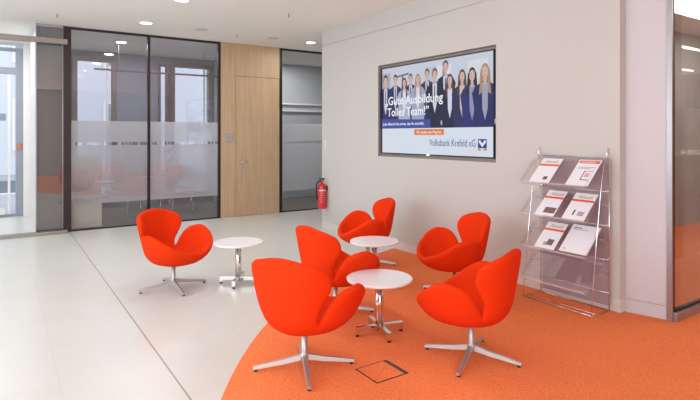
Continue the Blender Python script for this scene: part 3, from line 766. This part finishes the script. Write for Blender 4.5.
# ================================================================== MEETING ROOM FURNITURE BEHIND THE GLASS
cb = thing('cabinet', 'beige low cabinet behind the frosted glass', 'cabinet', (1.17, 9.75, 0.004))
M_CAB = mat('cabinet_beige', (222, 212, 190), 0.5)
box('body', -0.22, 0.22, -0.35, 0.35, 0, 1.15, M_CAB, cb, 0.004)
box('door', -0.20, 0.20, -0.362, -0.35, 0.06, 1.10, M_CAB, cb, 0.002)
def meeting_chair(x, y, rz, label):
    t = thing('meeting_chair', label, 'chair', (x, y, 0.004), rz, 'chairs behind the frosted glass')
    M_D = mat('dark_red_seat', (120, 40, 40), 0.7)
    box('seat', -0.22, 0.22, -0.2, 0.2, 0.44, 0.48, M_D, t, 0.01); box('backrest', -0.21, 0.21, 0.2, 0.225, 0.6, 0.88, M_D, t, 0.01)
    bm = bmesh.new()
    for s in (-1, 1): add_tube(bm, [(s*0.2, -0.2, 0.43), (s*0.2, -0.24, 0.01), (s*0.2, 0.24, 0.01), (s*0.2, 0.21, 0.43), (s*0.2, 0.22, 0.85)], 0.009)
    obj('tubular_frame', bm, M_CHROME, t, True); return t
meeting_chair(2.25, 10.3, 0.3, 'dark red meeting chair with chrome tube frame behind the left glass pane')
meeting_chair(3.0, 10.5, -0.4, 'dark red meeting chair behind the glass pane next to the oak panel')

# ================================================================== CEILING FITTINGS
def make_downlight(x, y, label):
    t = thing('downlight', label, 'ceiling light', (x, y, H), 0, 'recessed ceiling downlights')
    bm = bmesh.new(); add_lathe(bm, [(0.088, 0.0), (0.100, -0.001), (0.100, -0.006), (0.085, -0.008), (0.085, -0.001)], 32); obj('trim_ring', bm, M_WHITE, t, True)
    bm = bmesh.new(); add_lathe(bm, [(0, -0.004), (0.086, -0.004), (0.086, -0.0005), (0, -0.0005)], 32); obj('diffuser', bm, M_LAMP, t)
    return t
dl = None
spots = [(1.82, 8.22, 'round ceiling downlight in front of the glass wall'), (1.88, 6.58, 'round ceiling downlight cut by the top edge of the photo'), (4.69, 8.30, 'round ceiling downlight at the corner of the passage'),
         (1.88, 4.94, 'round ceiling downlight above the lounge, seen only mirrored in the left glass pane')]
for x, y, lb in spots:
    lb = lb or 'round ceiling downlight above the lounge, outside the picture'
    if dl is None: dl = make_downlight(x, y, lb)
    else: dup(dl, (x, y, H), 0, lb)
    area('downlight_light', (x, y, H-0.012), (0, 0, 0), 0.17, 0.17, 14, (1.0, 0.97, 0.93), 'DISK')
for x, y, lb in ((3.93, 8.29, 'flat round white ceiling cover plate above the oak door'), (2.67, 8.25, 'flat round white ceiling cover plate above the glass wall')):
    bm = bmesh.new(); add_lathe(bm, [(0, -0.006), (0.095, -0.006), (0.105, 0.0), (0, 0.0)], 32); o = obj('ceiling_cover', bm, mat('cover_grey', (212, 207, 200), 0.5), None); o.location = (x, y, H); tag(o, lb, 'ceiling plate')
for x, y, lb in ((0.66, 8.28, 'small ceiling sprinkler nearest the entrance'), (3.32, 6.5, 'small ceiling sprinkler nearest the television wall'), (3.28, 8.29, 'small ceiling sprinkler above the oak panel')):
    t = thing('sprinkler', lb, 'sprinkler', (x, y, H), 0, 'ceiling sprinklers')
    bm = bmesh.new(); add_lathe(bm, [(0, -0.004), (0.03, -0.004), (0.032, 0), (0, 0)], 16); obj('rosette', bm, M_WHITE, t)
    bm = bmesh.new(); add_lathe(bm, [(0, -0.05), (0.012, -0.05), (0.012, -0.046), (0.005, -0.044), (0.005, -0.004), (0, -0.004)], 12); obj('nozzle', bm, mat('sprinkler_metal', (120, 112, 105), 0.4, 0.6), t)
# office strip lights behind the right glazing
for k, (yy, lb) in enumerate(((4.76, 'long linear ceiling light nearer the right-hand glass wall'), (6.4, 'long linear ceiling light deeper behind the right-hand glass wall'))):
    o = box('linear_light', 5.5, 15, yy-0.04, yy+0.04, H-0.02, H-0.001, M_LAMP); tag(o, lb, 'ceiling light', 'linear office lights')
area('office_light', (9, 4.76, H-0.04), (0, 0, 0), 8, 0.1, 160, (1, 0.97, 0.92))
area('meeting_room_fill', (2.2, 10.4, H-0.02), (0, 0, 0), 1.5, 0.3, 38, (0.95, 0.97, 1.0))  # added lamp without a fitting, brightens the room behind the glass
area('passage_light', (5.6, 10.2, H-0.02), (0, 0, 0), 0.4, 0.3, 38, (1, 0.97, 0.92))
area('near_hall_fill', (8.0, 0.9, H-0.02), (0, 0, 0), 4, 0.5, 45, (1, 0.97, 0.92))  # added unseen lamp, lights the carpet that the right glazing mirrors

area('vestibule_fill', (-1.0, 10.3, H-0.02), (0, 0, 0), 2.5, 1.0, 45, (0.92, 0.96, 1.0))  # added lamp, whitens the wall beside the entrance

# metal-faced wall with two rails seen through the narrow pane, and a bar standing in for a reflection in the wide panes
st(box('wall_lift_front', 4.47, 8.5, 11.2, 11.3, 0, H, mat('brushed_panel', (196, 200, 206), 0.35, 0.3)))
for zz, lb in ((2.22, 'upper pale horizontal rail behind the narrow glass pane beside the oak door'), (2.06, 'lower pale horizontal rail behind the narrow glass pane beside the oak door')):
    bm = bmesh.new(); add_box(bm, 4.47, 8.4, 11.13, 11.20, zz, zz+0.03, 0, 0.004)
    tag(obj('wall_rail', bm, M_WHITE), lb, 'rail')
cr_ = thing('reflection_bar', 'long taupe bar behind the wide glass panes, standing in for a reflected line', 'rail', (2.62, 10.4, 2.69))
bm = bmesh.new(); add_box(bm, -1.21, 1.21, -0.015, 0.015, -0.015, 0.018, 0, 0.004); obj('rail', bm, M_BROWN, cr_)  # solid bar in place of a line reflected in the panes
for x in (-0.8, 0.8):
    bm = bmesh.new(); add_tube(bm, [(x, 0, 0.025), (x, 0, H-2.69)], 0.005); obj('added_hanger', bm, M_BROWN, cr_)  # made-up rods holding the reflection bar
